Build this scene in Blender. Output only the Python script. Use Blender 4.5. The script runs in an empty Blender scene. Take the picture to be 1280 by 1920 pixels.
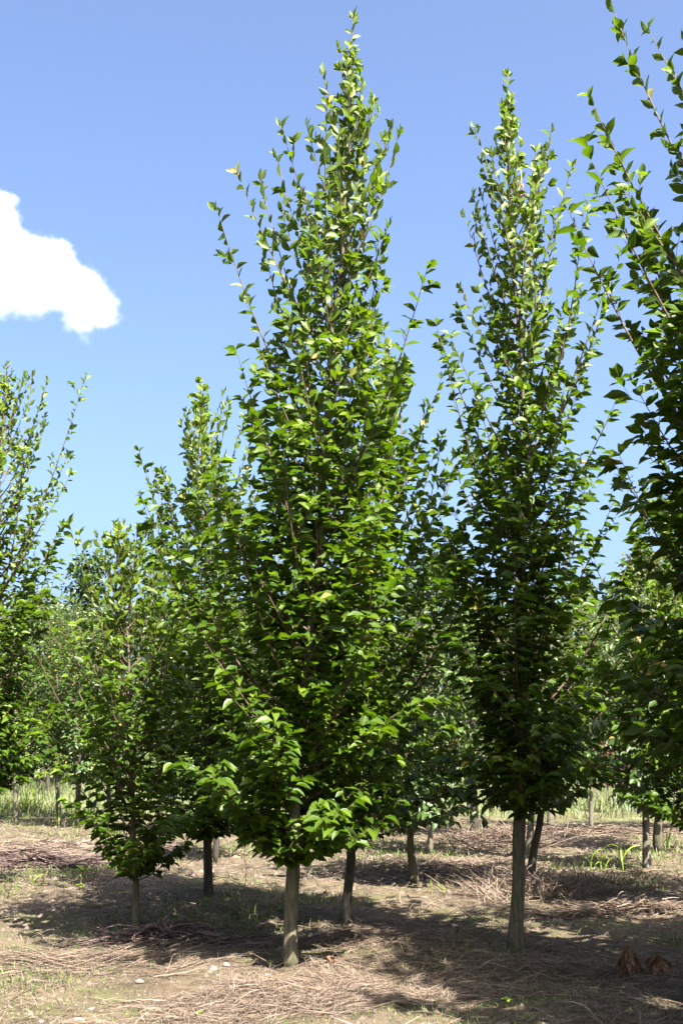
import bpy, math, random
import numpy as np
from mathutils import Vector

S = bpy.context.scene
COL = S.collection
R_ = math.radians

# ------------------------------------------------------------------ camera
FPX, CX, CY, HORIZON, CAMH = 2400.0, 640.0, 960.0, 1385.0, 1.5
PITCH = math.atan((HORIZON - CY) / FPX)
cam_d = bpy.data.cameras.new('camera')
cam_d.sensor_fit = 'VERTICAL'; cam_d.sensor_height = 22.3
cam_d.lens = FPX / 1920.0 * 22.3
cam_d.clip_start = 0.05; cam_d.clip_end = 6000
cam = bpy.data.objects.new('camera', cam_d); COL.objects.link(cam)
cam.location = (0, 0, CAMH); cam.rotation_euler = (R_(90) + PITCH, 0, 0)
S.camera = cam

# ------------------------------------------------------------------ sky, sun, exposure
SUN_AZ, SUN_EL = R_(150), R_(53)        # azimuth clockwise from +Y (the view direction)
sdir = Vector((math.sin(SUN_AZ) * math.cos(SUN_EL), math.cos(SUN_AZ) * math.cos(SUN_EL), math.sin(SUN_EL)))
W = bpy.data.worlds.new('World'); S.world = W; W.use_nodes = True
wn = W.node_tree; wn.nodes.clear()
sky = wn.nodes.new('ShaderNodeTexSky'); sky.sky_type = 'NISHITA'; sky.sun_disc = False
sky.sun_elevation = SUN_EL; sky.sun_rotation = SUN_AZ
sky.altitude = 0; sky.air_density = 0.6; sky.dust_density = 5.0; sky.ozone_density = 5.0
bg = wn.nodes.new('ShaderNodeBackground'); bg.inputs[1].default_value = 0.074
wo = wn.nodes.new('ShaderNodeOutputWorld')
wn.links.new(sky.outputs[0], bg.inputs[0]); wn.links.new(bg.outputs[0], wo.inputs[0])
sun_d = bpy.data.lights.new('sun', 'SUN'); sun_d.energy = 5.0; sun_d.angle = R_(0.5); sun_d.color = (1.0, 0.955, 0.89)
sun = bpy.data.objects.new('sun', sun_d); COL.objects.link(sun)
sun.rotation_euler = sdir.to_track_quat('Z', 'Y').to_euler()
S.view_settings.view_transform = 'Standard'; S.view_settings.look = 'None'
S.view_settings.gamma = 1; S.view_settings.use_curve_mapping = False
S.view_settings.exposure = 2.64
S.cycles.max_bounces = 20; S.cycles.diffuse_bounces = 3; S.cycles.transmission_bounces = 4
S.cycles.volume_bounces = 20

# ------------------------------------------------------------------ helpers
def ray(px, py):
    x, v = (px - CX) / FPX, (CY - py) / FPX
    c, s = math.cos(PITCH), math.sin(PITCH)
    return Vector((x, c - v * s, s + v * c))

def hgt(x, y):
    """soft relief of the ground: wheel ruts and hummocks, a few centimetres; flattens out far away"""
    x = np.asarray(x, float); y = np.asarray(y, float)
    z = (0.022 * np.sin(1.3 * x + 0.7 * y + 1.0) + 0.018 * np.sin(-0.8 * x + 2.1 * y + 0.4) + 0.012 * np.sin(3.7 * x + 1.9 * y)
         + 0.010 * np.sin(5.1 * x - 4.3 * y + 2.0) + 0.007 * np.sin(9.7 * x + 3.1 * y + .5) + 0.007 * np.sin(-4.0 * x + 11.3 * y + 1.7)
         + 0.004 * np.sin(17.0 * x + 8.0 * y) * np.sin(13.0 * y - 7.0 * x))
    return z * np.clip((60 - np.abs(y)) / 20, 0, 1)

def ground(px, py):
    d = ray(px, py); t = -CAMH / d.z
    x, y = d.x * t, d.y * t
    return Vector((x, y, float(hgt(x, y))))

def at(px, py, Y):
    d = ray(px, py); t = Y / d.y
    return Vector((d.x * t, Y, CAMH + d.z * t))

def mesh(name, V, F, mat, attrs=None, smooth=True):
    """V (n,3) array; F (m,k) int array or list of such arrays -> mesh data"""
    me = bpy.data.meshes.new(name)
    V = np.ascontiguousarray(V, np.float32)
    Fs = F if isinstance(F, list) else [F]
    Fs = [f for f in Fs if len(f)]
    me.vertices.add(len(V)); me.vertices.foreach_set('co', V.ravel())
    loops = np.concatenate([f.ravel() for f in Fs]).astype(np.int32)
    tot = np.concatenate([np.full(len(f), f.shape[1], np.int32) for f in Fs])
    start = np.concatenate([[0], np.cumsum(tot)[:-1]]).astype(np.int32)
    me.loops.add(len(loops)); me.loops.foreach_set('vertex_index', loops)
    me.polygons.add(len(tot)); me.polygons.foreach_set('loop_start', start); me.polygons.foreach_set('loop_total', tot)
    me.polygons.foreach_set('use_smooth', np.full(len(tot), smooth, bool))
    for k, a in (attrs or {}).items():
        a = np.ascontiguousarray(a, np.float32)
        if a.ndim == 1:
            me.attributes.new(k, 'FLOAT', 'POINT').data.foreach_set('value', a)
        else:
            me.attributes.new(k, 'FLOAT_VECTOR', 'POINT').data.foreach_set('vector', a.ravel())
    me.update(calc_edges=True)
    me.materials.append(mat)
    return me

def obj(name, me, parent=None, loc=None):
    o = bpy.data.objects.new(name, me); COL.objects.link(o)
    if parent is not None: o.parent = parent
    if loc is not None: o.location = loc
    return o

def tag(o, label=None, cat=None, group=None, kind=None):
    if label: o['label'] = label
    if cat: o['category'] = cat
    if group: o['group'] = group
    if kind: o['kind'] = kind
    return o

class MB:
    """collects tubes and sheets into one mesh"""
    def __init__(s): s.V = []; s.Q = []; s.T = []; s.n = 0
    def add(s, V, Q=None, T=None):
        s.V.append(np.asarray(V, float))
        if Q is not None and len(Q): s.Q.append(np.asarray(Q) + s.n)
        if T is not None and len(T): s.T.append(np.asarray(T) + s.n)
        s.n += len(V)
    def tube(s, P, rad, k=6, cap=True):
        P = np.asarray(P, float); n = len(P); rad = np.broadcast_to(rad, (n,))
        Tn = np.gradient(P, axis=0); Tn /= np.linalg.norm(Tn, axis=1)[:, None] + 1e-9
        ref = np.array([1., 0, 0]) if abs(Tn[0][0]) < .8 else np.array([0, 1., 0])
        A = np.cross(Tn, ref); A /= np.linalg.norm(A, axis=1)[:, None] + 1e-9
        B = np.cross(Tn, A)
        th = np.arange(k) * 2 * math.pi / k
        ring = P[:, None] + rad[:, None, None] * (np.cos(th)[None, :, None] * A[:, None] + np.sin(th)[None, :, None] * B[:, None])
        V = ring.reshape(-1, 3)
        i, j = np.meshgrid(np.arange(n - 1), np.arange(k), indexing='ij'); i = i.ravel(); j = j.ravel(); j2 = (j + 1) % k
        Q = np.stack([i * k + j, i * k + j2, (i + 1) * k + j2, (i + 1) * k + j], 1)
        T = []
        if cap:
            V = np.concatenate([V, P[:1], P[-1:]]); b0, b1 = n * k, n * k + 1
            for a in range(k):
                c = (a + 1) % k
                T += [(b0, c, a), (b1, (n - 1) * k + a, (n - 1) * k + c)]
        s.add(V, Q, np.array(T) if T else None)
    def data(s, name, mat, origin=None, smooth=True):
        V = np.concatenate(s.V)
        if origin is not None: V = V - np.asarray(origin)
        F = []
        if s.Q: F.append(np.concatenate(s.Q))
        if s.T: F.append(np.concatenate(s.T))
        return mesh(name, V, F, mat, smooth=smooth)

# ------------------------------------------------------------------ materials
def newmat(name):
    m = bpy.data.materials.new(name); m.use_nodes = True
    nt = m.node_tree; nt.nodes.clear()
    out = nt.nodes.new('ShaderNodeOutputMaterial')
    return m, nt, out
def N(nt, t, **kw):
    n = nt.nodes.new(t)
    for k, v in kw.items(): setattr(n, k, v)
    return n
def mixc(nt, fac, a, b, blend='MIX'):
    n = N(nt, 'ShaderNodeMix', data_type='RGBA', blend_type=blend)
    for sock, v in ((0, fac), (6, a), (7, b)):
        if isinstance(v, bpy.types.NodeSocket): nt.links.new(v, n.inputs[sock])
        else: n.inputs[sock].default_value = v if sock == 0 else (*v, 1)
    return n.outputs[2]
def mth(nt, op, a, b=0.0, c=0.0, clamp=False):
    n = N(nt, 'ShaderNodeMath', operation=op, use_clamp=clamp)
    for i, v in enumerate((a, b, c)):
        if isinstance(v, bpy.types.NodeSocket): nt.links.new(v, n.inputs[i])
        else: n.inputs[i].default_value = v
    return n.outputs[0]
def noise(nt, vec, scale, detail=4, rough=.55):
    n = N(nt, 'ShaderNodeTexNoise'); n.inputs['Scale'].default_value = scale
    n.inputs['Detail'].default_value = detail; n.inputs['Roughness'].default_value = rough
    if vec is not None: nt.links.new(vec, n.inputs['Vector'])
    return n.outputs['Fac']
def ramp(nt, fac, lo, hi):
    n = N(nt, 'ShaderNodeMapRange', clamp=True, interpolation_type='SMOOTHSTEP')
    nt.links.new(fac, n.inputs[0]); n.inputs[1].default_value = lo; n.inputs[2].default_value = hi
    return n.outputs[0]
def attr(nt, name):
    return N(nt, 'ShaderNodeAttribute', attribute_name=name)

def leaf_material(name, old, young, under, trans, tmix=0.36, rough=0.42, veins=True, dry=(0.30, 0.22, 0.05)):
    m, nt, out = newmat(name)
    age = attr(nt, 'age').outputs['Fac']; rnd = attr(nt, 'rnd').outputs['Fac']; uv = attr(nt, 'luv').outputs['Vector']
    c = mixc(nt, age, old, young)
    c = mixc(nt, ramp(nt, rnd, .0, 1.0), mixc(nt, .30, c, (old[0] * .55, old[1] * .6, old[2] * .7)), mixc(nt, .22, c, young))
    c = mixc(nt, ramp(nt, rnd, .988, .992), c, dry)
    t = mixc(nt, age, trans, (trans[0] * 3.3, trans[1] * 2.35, trans[2]))
    p = N(nt, 'ShaderNodeBsdfPrincipled'); p.inputs['Roughness'].default_value = rough; p.inputs['Specular IOR Level'].default_value = .32
    geo = N(nt, 'ShaderNodeNewGeometry')
    if veins:
        sp = N(nt, 'ShaderNodeSeparateXYZ'); nt.links.new(uv, sp.inputs[0])
        ax = mth(nt, 'ABSOLUTE', sp.outputs[0])
        ph = mth(nt, 'SUBTRACT', sp.outputs[1], mth(nt, 'MULTIPLY', ax, .55))
        w = mth(nt, 'SINE', mth(nt, 'MULTIPLY', ph, 62.0))
        rib = mth(nt, 'SUBTRACT', 1.0, ramp(nt, ax, .0, .05))
        vein = mth(nt, 'MAXIMUM', ramp(nt, w, .55, 1.0), rib)
        c = mixc(nt, mth(nt, 'MULTIPLY', vein, .10), c, young)
        bmp = N(nt, 'ShaderNodeBump'); bmp.inputs['Strength'].default_value = .14; bmp.inputs['Distance'].default_value = .003
        nt.links.new(w, bmp.inputs['Height']); nt.links.new(bmp.outputs[0], p.inputs['Normal'])
    c = mixc(nt, geo.outputs['Backfacing'], c, mixc(nt, .55, c, under))
    nt.links.new(c, p.inputs['Base Color'])
    tr = N(nt, 'ShaderNodeBsdfTranslucent'); nt.links.new(t, tr.inputs[0])
    mx = N(nt, 'ShaderNodeMixShader'); mx.inputs[0].default_value = tmix
    nt.links.new(p.outputs[0], mx.inputs[1]); nt.links.new(tr.outputs[0], mx.inputs[2]); nt.links.new(mx.outputs[0], out.inputs[0])
    return m

M_leaf = leaf_material('hornbeam_leaf', (.022, .053, .005), (.140, .195, .008), (.045, .072, .022), (.060, .128, .003), tmix=.36, rough=.44)
M_leaf_pale = leaf_material('pale_leaf', (.029, .060, .012), (.080, .120, .015), (.056, .080, .036), (.052, .105, .007), tmix=.26, rough=.38)
M_leaf_far = leaf_material('distant_leaf', (.020, .040, .009), (.044, .066, .013), (.034, .050, .020), (.036, .074, .006), veins=False, tmix=.25)
M_leaf_olive = leaf_material('olive_leaf', (.085, .105, .040), (.130, .150, .055), (.110, .120, .070), (.100, .130, .025), veins=False, tmix=.25)
M_leaf_dark = leaf_material('evergreen_leaf', (.026, .055, .022), (.050, .085, .030), (.040, .060, .035), (.030, .060, .012), veins=False, tmix=.15)
M_leaf_red = leaf_material('purple_leaf', (.070, .020, .026), (.150, .045, .050), (.110, .050, .055), (.180, .030, .030), veins=False, tmix=.25)

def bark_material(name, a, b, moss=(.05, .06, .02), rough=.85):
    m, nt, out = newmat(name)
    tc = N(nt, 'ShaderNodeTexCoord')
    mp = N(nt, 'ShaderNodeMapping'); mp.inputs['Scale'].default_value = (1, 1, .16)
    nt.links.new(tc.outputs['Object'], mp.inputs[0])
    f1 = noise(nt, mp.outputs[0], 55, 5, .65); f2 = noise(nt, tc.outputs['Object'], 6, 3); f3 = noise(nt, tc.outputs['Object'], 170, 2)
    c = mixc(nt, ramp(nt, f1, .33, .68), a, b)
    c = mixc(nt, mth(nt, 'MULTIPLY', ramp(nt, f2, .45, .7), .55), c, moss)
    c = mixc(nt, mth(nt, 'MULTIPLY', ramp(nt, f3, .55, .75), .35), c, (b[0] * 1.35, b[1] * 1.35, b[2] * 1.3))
    p = N(nt, 'ShaderNodeBsdfPrincipled'); p.inputs['Roughness'].default_value = rough; p.inputs['Specular IOR Level'].default_value = .25
    nt.links.new(c, p.inputs['Base Color'])
    bmp = N(nt, 'ShaderNodeBump'); bmp.inputs['Strength'].default_value = .6; bmp.inputs['Distance'].default_value = .006
    nt.links.new(f1, bmp.inputs['Height']); nt.links.new(bmp.outputs[0], p.inputs['Normal'])
    nt.links.new(p.outputs[0], out.inputs[0])
    return m
M_bark = bark_material('hornbeam_bark', (.042, .037, .022), (.112, .099, .062))
M_bark_grey = bark_material('grey_bark', (.060, .052, .037), (.145, .128, .090))
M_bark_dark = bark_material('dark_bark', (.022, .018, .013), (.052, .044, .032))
M_twig = bark_material('twig_bark', (.045, .030, .020), (.115, .078, .050), moss=(.06, .045, .025), rough=.6)

def fibre_material(name, cols, rough=.8, trans=0.15):
    m, nt, out = newmat(name)
    rnd = attr(nt, 'rnd').outputs['Fac']
    cr = N(nt, 'ShaderNodeValToRGB'); el = cr.color_ramp.elements
    for i, c in enumerate(cols):
        pos = i / (len(cols) - 1)
        e = el[0] if i == 0 else (el[len(el) - 1] if i == len(cols) - 1 else el.new(pos))
        e.position = pos; e.color = (*c, 1)
    nt.links.new(rnd, cr.inputs[0])
    p = N(nt, 'ShaderNodeBsdfPrincipled'); p.inputs['Roughness'].default_value = rough; p.inputs['Specular IOR Level'].default_value = .3
    nt.links.new(cr.outputs[0], p.inputs['Base Color'])
    tr = N(nt, 'ShaderNodeBsdfTranslucent'); nt.links.new(cr.outputs[0], tr.inputs[0])
    mx = N(nt, 'ShaderNodeMixShader'); mx.inputs[0].default_value = trans
    nt.links.new(p.outputs[0], mx.inputs[1]); nt.links.new(tr.outputs[0], mx.inputs[2]); nt.links.new(mx.outputs[0], out.inputs[0])
    return m
M_straw = fibre_material('dry_straw', [(.038, .025, .016), (.084, .059, .040), (.135, .098, .070), (.195, .150, .112)], trans=.1)
M_brush = fibre_material('old_brush', [(.022, .014, .012), (.055, .036, .029), (.11, .076, .061), (.18, .135, .108)], trans=.05)
M_crumb = fibre_material('soil_crumbs', [(.030, .022, .015), (.055, .041, .028), (.095, .073, .051), (.135, .105, .078)], trans=0)
M_grass = fibre_material('green_grass', [(.035, .065, .010), (.060, .10, .015), (.10, .14, .025), (.17, .18, .06)], trans=.3, rough=.55)
M_field = fibre_material('field_grass', [(.050, .074, .022), (.085, .108, .036), (.125, .140, .055), (.180, .175, .085)], trans=.3, rough=.55)
M_weed = fibre_material('weed_leaf', [(.10, .17, .015), (.17, .24, .025), (.26, .29, .05)], trans=.35, rough=.5)
M_dead = fibre_material('dead_leaf', [(.07, .030, .014), (.14, .068, .033), (.22, .13, .07)], trans=.2, rough=.6)

def stone_material():
    m, nt, out = newmat('pale_stone')
    tc = N(nt, 'ShaderNodeTexCoord'); oi = N(nt, 'ShaderNodeObjectInfo')
    f = noise(nt, tc.outputs['Object'], 40, 4)
    c = mixc(nt, oi.outputs['Random'], (.14, .115, .088), (.22, .195, .16))
    c = mixc(nt, ramp(nt, f, .45, .75), c, (.13, .095, .065))
    p = N(nt, 'ShaderNodeBsdfPrincipled'); p.inputs['Roughness'].default_value = .8
    nt.links.new(c, p.inputs['Base Color'])
    bmp = N(nt, 'ShaderNodeBump'); bmp.inputs['Strength'].default_value = .4; bmp.inputs['Distance'].default_value = .004
    nt.links.new(f, bmp.inputs['Height']); nt.links.new(bmp.outputs[0], p.inputs['Normal'])
    nt.links.new(p.outputs[0], out.inputs[0])
    return m
M_stone = stone_material()

def ground_material():
    m, nt, out = newmat('nursery_soil')
    g = N(nt, 'ShaderNodeNewGeometry'); pos = g.outputs['Position']
    sp = N(nt, 'ShaderNodeSeparateXYZ'); nt.links.new(pos, sp.inputs[0])
    n1 = noise(nt, pos, 1.1, 5, .6); n2 = noise(nt, pos, 9, 5, .65); n3 = noise(nt, pos, 60, 4, .7); n4 = noise(nt, pos, .5, 4, .6)
    c = mixc(nt, ramp(nt, n1, .38, .62), (.046, .034, .021), (.090, .067, .042))
    c = mixc(nt, mth(nt, 'MULTIPLY', ramp(nt, n2, .40, .68), .7), c, (.124, .094, .062))
    c = mixc(nt, mth(nt, 'MULTIPLY', ramp(nt, n3, .52, .75), .6), c, (.060, .044, .030))
    moss = mth(nt, 'MULTIPLY', ramp(nt, n4, .48, .62), ramp(nt, n2, .35, .62))
    c = mixc(nt, mth(nt, 'MULTIPLY', moss, .62), c, (.066, .082, .022))
    far = ramp(nt, mth(nt, 'ADD', sp.outputs[1], mth(nt, 'MULTIPLY', n4, 10.0)), 27.0, 35.0)
    fg = mixc(nt, ramp(nt, n1, .35, .7), (.090, .115, .034), (.155, .160, .065))
    c = mixc(nt, far, c, fg)
    p = N(nt, 'ShaderNodeBsdfPrincipled'); p.inputs['Roughness'].default_value = .95; p.inputs['Specular IOR Level'].default_value = .15
    nt.links.new(c, p.inputs['Base Color'])
    bmp = N(nt, 'ShaderNodeBump'); bmp.inputs['Strength'].default_value = .9; bmp.inputs['Distance'].default_value = .02
    nt.links.new(mth(nt, 'ADD', n3, mth(nt, 'MULTIPLY', n2, .8)), bmp.inputs['Height']); nt.links.new(bmp.outputs[0], p.inputs['Normal'])
    nt.links.new(p.outputs[0], out.inputs[0])
    return m
M_ground = ground_material()

# ------------------------------------------------------------------ ground sheet (one sheet to the horizon)
def spaced(a, b, fine, far, growth=1.22):
    v = list(np.arange(a, b, fine)); s = fine
    while v[-1] < far: s *= growth; v.append(v[-1] + s)
    return np.array(v)
xr = spaced(0, 6, .06, 1500); xs = np.concatenate([-xr[:0:-1], xr])
yp = spaced(4, 20, .07, 2500); yn = spaced(0, 2, .3, 300); ys = np.concatenate([(4 - yn[:0:-1]), yp])
X, Y = np.meshgrid(xs, ys)
V = np.stack([X, Y, hgt(X, Y)], -1).reshape(-1, 3)
nx, ny = len(xs), len(ys)
i, j = np.meshgrid(np.arange(ny - 1), np.arange(nx - 1), indexing='ij'); i = i.ravel(); j = j.ravel()
F = np.stack([i * nx + j, i * nx + j + 1, (i + 1) * nx + j + 1, (i + 1) * nx + j], 1)
tag(obj('ground', mesh('ground', V, F, M_ground)), kind='structure', label='bare brown nursery soil with dry litter and green weeds')

# ------------------------------------------------------------------ leaves
def leaf_template(rich):
    if rich:
        st = [(.16, .15), (.38, .262), (.62, .235), (.84, .105)]
        V = [(0, 0, 0)]
        for y, w in st:
            V += [(-w, y, 0), (0, y, 0), (w, y, 0)]
        V.append((0, 1, 0))
        Q, T = [], [(0, 2, 1), (0, 3, 2)]
        for k in range(3):
            a = 1 + 3 * k; b = a + 3
            Q += [(a, a + 1, b + 1, b), (a + 1, a + 2, b + 2, b + 1)]
        a = 10; T += [(a, a + 1, 13), (a + 1, a + 2, 13)]
        return np.array(V, float), np.array(Q), np.array(T)
    V = [(0, 0, 0), (-.24, .35, 0), (0, .42, 0), (.24, .35, 0), (-.2, .7, 0), (.2, .7, 0), (0, 1, 0)]
    T = [(0, 2, 1), (0, 3, 2), (1, 2, 4), (2, 3, 5), (2, 6, 4), (2, 5, 6)]
    return np.array(V, float), np.zeros((0, 4), int), np.array(T)
TPL = {True: leaf_template(True), False: leaf_template(False)}

def leaf_verts(L, rich):
    """L: dict of arrays pos, d, n, size, age, rnd -> V, faces, attrs"""
    tv, tq, tt = TPL[rich]; n = len(L['size']); k = len(tv)
    d, nn = L['d'], L['n']; side = np.cross(d, nn)
    fold = .30 + .65 * L['rnd']; curl = -.02 + .30 * ((L['rnd'] * 7.13) % 1.0); wid = (.78 + .28 * ((L['rnd'] * 3.7) % 1.0)) * (1.16 - .35 * L['age'])
    x = tv[None, :, 0] * wid[:, None]; y = np.repeat(tv[None, :, 1], n, 0)
    z = fold[:, None] * np.abs(x) - curl[:, None] * y * y + .03 * np.sin(9 * y + 20 * L['rnd'][:, None]) * np.sign(x)
    s = L['size'][:, None, None]
    V = L['pos'][:, None] + s * (x[..., None] * side[:, None] + y[..., None] * d[:, None] + z[..., None] * nn[:, None])
    off = (np.arange(n) * k)[:, None, None]
    F = []
    if len(tq): F.append((tq[None] + off).reshape(-1, 4))
    F.append((tt[None] + off).reshape(-1, 3))
    uvz = np.repeat(tv[None], n, 0).reshape(-1, 3).copy(); uvz[:, 0] *= 2
    return V.reshape(-1, 3), F, {'age': np.repeat(L['age'], k), 'rnd': np.repeat(L['rnd'], k), 'luv': uvz}

def unit(v): return v / (np.linalg.norm(v) + 1e-9)
UP = np.array([0, 0, 1.])

TREES = []
def grow(name, label, cat, axis, r0, z0, prof, nb, lsize, seed, twigstep=.10, leafstep=.05, parts=0, rich=True, bark=None, leafm=None,
         hang=0.0, ang=(44, 24), group=None, twl=(.16, .40), core=1.0, tips=1.0, sparse=0.0):
    """a nursery tree: bent tapering leader, rising limbs with twigs, leaves set alternately along every shoot"""
    rs = random.Random(seed)
    A = np.array([tuple(p) for p in axis], float); base = A[0].copy()
    zz = A[:, 2]; H = zz[-1] - base[2]
    def P(z): return np.array([np.interp(z, zz, A[:, 0]), np.interp(z, zz, A[:, 1]), z])
    ph = [rs.uniform(0, 6.3) for _ in range(4)]
    def PW(z):
        p = P(z); q = min(1, max(0, (z - base[2]) / .5))
        p[0] += .02 * q * math.sin(2.1 * z + ph[0]) + .008 * q * math.sin(6 * z + ph[1]); p[1] += .02 * q * math.sin(1.8 * z + ph[2]); return p
    def trad(z):
        f = (z - base[2]) / H
        return max(.004, r0 * (1 - .93 * f ** .85))
    pf = np.array(prof)
    def prad(f): return float(np.interp(f, pf[:, 0], pf[:, 1]))
    L = {k: [] for k in ('pos', 'd', 'n', 'size', 'age', 'rnd')}
    def leaf(p, a, outw, sgn, f, age, sz=1.0):
        vert = abs(a[2])
        hi = min(1, max(0, (f - .15) / .6))
        pn = unit(UP * (1.35 - (.25 + .75 * hi) * vert) + outw * (.10 + (.25 + .95 * hi) * vert) + np.array([rs.gauss(0, .40), rs.gauss(0, .40), rs.gauss(0, .2)]))
        sd = unit(np.cross(a, pn)) * sgn
        low = max(0, 1 - f * 2.2)
        th = math.radians(rs.uniform(38, 70) - 21 * hi)
        d = a * math.cos(th) + sd * math.sin(th) + np.array([rs.gauss(0, .2), rs.gauss(0, .2), rs.gauss(0, .15)])
        d[2] = d[2] * (.40 + .60 * hi) - low * .28 - hang * rs.uniform(.5, 1.3)
        d = unit(d)
        if hang: pn = unit(pn * .45 + outw * hang * .6 + UP * .2)
        n = pn - d * np.dot(pn, d)
        L['pos'].append(p); L['d'].append(d); L['n'].append(unit(n)); L['age'].append(age); L['rnd'].append(rs.random())
        L['size'].append(lsize * sz * rs.uniform(.72, 1.15) * (1.16 - .42 * f))
    def shoot(Pts, outw, f, s0=0.0, terminal=True, vigour=0.0):
        """leaves along a polyline"""
        seg = np.linalg.norm(np.diff(Pts, axis=0), axis=1); cum = np.concatenate([[0], np.cumsum(seg)]); tot = cum[-1]
        t = s0 * tot + rs.uniform(0, leafstep); sgn = rs.choice((-1, 1))
        while t < tot:
            p = np.array([np.interp(t, cum, Pts[:, c]) for c in range(3)])
            k = min(len(seg) - 1, int(np.searchsorted(cum, t, side='right') - 1)); a = unit(Pts[k + 1] - Pts[k])
            u = t / tot
            if rs.random() >= sparse:
                leaf(p, a, outw, sgn, f, min(1, max(0, .02 + .56 * f ** 1.35 + vigour * (.3 + f) + rs.gauss(0, .12))), 1.0)  # besides leaf age, low leaves are toned darker to paint in crown shade
            sgn = -sgn; t += leafstep * rs.uniform(.75, 1.3) * (.80 + .22 * min(1, f * 2))
        if terminal:
            a = unit(Pts[-1] - Pts[-2]); yg = min(1, .12 + .62 * f + vigour * 2 * (.2 + f) + rs.gauss(0, .16))
            for q in range(3):
                leaf(Pts[-1] - a * .012 * q, a, outw, (-1, 1)[q % 2], f, max(0, yg), .82)
    branches = []
    ga = rs.uniform(0, 6.28)
    for b in range(nb):
        u = (b + rs.random() * .9) / nb
        za = base[2] + z0 + (H * .95 - z0) * (u ** 1.32)
        f = (za - base[2] - z0) / (H - z0)
        ga += 2.39996 + rs.uniform(-.5, .5)
        outw = np.array([math.cos(ga), math.sin(ga), 0.])
        long_ = rs.random() < .27
        Rr = prad(min(1, f + .10)) * ((rs.uniform(1.08, 1.48)) if long_ else rs.choice((.45, .6, .75, .9, 1.0))) * rs.uniform(.9, 1.1)
        aa = math.radians(ang[0] + (ang[1] - ang[0]) * min(1, f * 1.5) + rs.uniform(-6, 6) + 26 * max(0, 1 - f / .16))
        Hb = min(Rr / math.tan(aa) + rs.uniform(.02, .14), (base[2] + H * rs.uniform(.93, 1.0) - za)); Hb = max(Hb, .06)
        o = PW(za); side = np.array([-outw[1], outw[0], 0]); wob = rs.uniform(-.16, .16); dr = (.10 * Rr if f < .12 else 0) + hang * .35 * Rr
        s = np.linspace(0, 1, 8)
        Pts = o + np.outer(Rr * s ** .82, outw) + np.outer(wob * Rr * np.sin(s * 3.1 + rs.uniform(0, 1)) , side) + np.outer(Hb * s ** 1.22 - dr * s ** 2.2 * 1.6, UP)
        ln = float(np.linalg.norm(np.diff(Pts, axis=0), axis=1).sum())
        mb = MB(); rb = min(trad(za) * .5, .0028 + .0055 * ln)
        mb.tube(Pts, np.linspace(rb, .0013, 8), 5 if rich else 4, cap=False)
        up_ = min(1, max(0, (f - .25) / .45))
        shoot(Pts, outw, f, .22 if ln > .5 else .05, True, vigour=.06)
        t = (.14 + .12 * up_) * ln; sg = rs.choice((-1, 1))
        while t < ln * .93:
            k = t / ln * 7; k0 = min(6, int(k)); p = Pts[k0] + (Pts[k0 + 1] - Pts[k0]) * (k - k0); a = unit(Pts[k0 + 1] - Pts[k0])
            tw = rs.uniform(*twl) * (1.0 - .45 * t / ln) * min(1, .4 + Rr) * (1 - .35 * up_)
            dirn = unit(a * .75 + side * sg * rs.uniform(.35, .9) + outw * rs.uniform(-.25, .35) + UP * (rs.uniform(.0, .35) - hang * .9))
            m = p + dirn * tw * .5 + np.array([rs.gauss(0, .012) for _ in range(3)])
            e = p + dirn * tw + UP * tw * (.12 - .5 * hang) + np.array([rs.gauss(0, .02) for _ in range(3)])
            TP = np.array([p, m, e])
            mb.tube(TP, np.array([.0022, .0017, .0010]), 3, cap=False)
            o2 = unit(outw + side * sg * .6)
            shoot(TP, o2, f, .1, True)
            t += twigstep * rs.uniform(.7, 1.35) * (1.15 + 2.2 * up_) * (1.5 if long_ else 1); sg = -sg
        branches.append(mb)
    # short inner shoots keep the middle of the crown closed
    for b in range(int(nb * .9 * core)):
        za = base[2] + z0 + (H * .78 - z0) * rs.random() ** 1.35; f = (za - base[2] - z0) / (H - z0)
        a = rs.uniform(0, 6.28); outw = np.array([math.cos(a), math.sin(a), 0]); o = PW(za)
        ln = prad(f) * rs.uniform(.3, .6); e = o + outw * ln + UP * ln * rs.uniform(.2, 1.0)
        Pts = np.array([o, (o + e) / 2 + outw * .02, e])
        mb = MB(); branches.append(mb)
        mb.tube(Pts, np.array([.005, .003, .0014]), 3, cap=False)
        shoot(Pts, outw, f, .15)
    # leader
    zs = np.arange(base[2] - .06, base[2] + H + .001, .09 if rich else .16)
    TP = np.array([PW(z) if z > base[2] else np.array([base[0], base[1], z]) for z in zs])
    kk = 16 if rich else 10
    rad = np.array([trad(z) * (1 + .38 * math.exp(-max(0, z - base[2]) / .07)) * (1 + .035 * math.sin(9 * z + ph[3])) for z in zs])
    tm = MB(); tm.tube(TP, rad, kk)
    nl = int(.30 * H / .12); top = TP[-max(4, nl):]
    for q in range(2): shoot(top, np.array([math.cos(ph[0] + 2 * q), math.sin(ph[0] + 2 * q), 0]), .95, 0, True, .12 * tips)
    TREES.append(dict(name=name, label=label, cat=cat, base=base, trunk=tm, branches=branches, L={k: np.array(v) for k, v in L.items()}, group=group,
                      parts=parts, rich=rich, bark=bark or M_bark, leafm=leafm or M_leaf, kk=kk))
    return TREES[-1]

def axis_px(pts, dy=0.0):
    """leader given as picture points; the first is the foot on the ground, the rest stand above it"""
    b = ground(*pts[0]); out = [b]
    for k, (x, y) in enumerate(pts[1:]): out.append(at(x, y, b.y + dy * (k + 1)))
    return out

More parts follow.
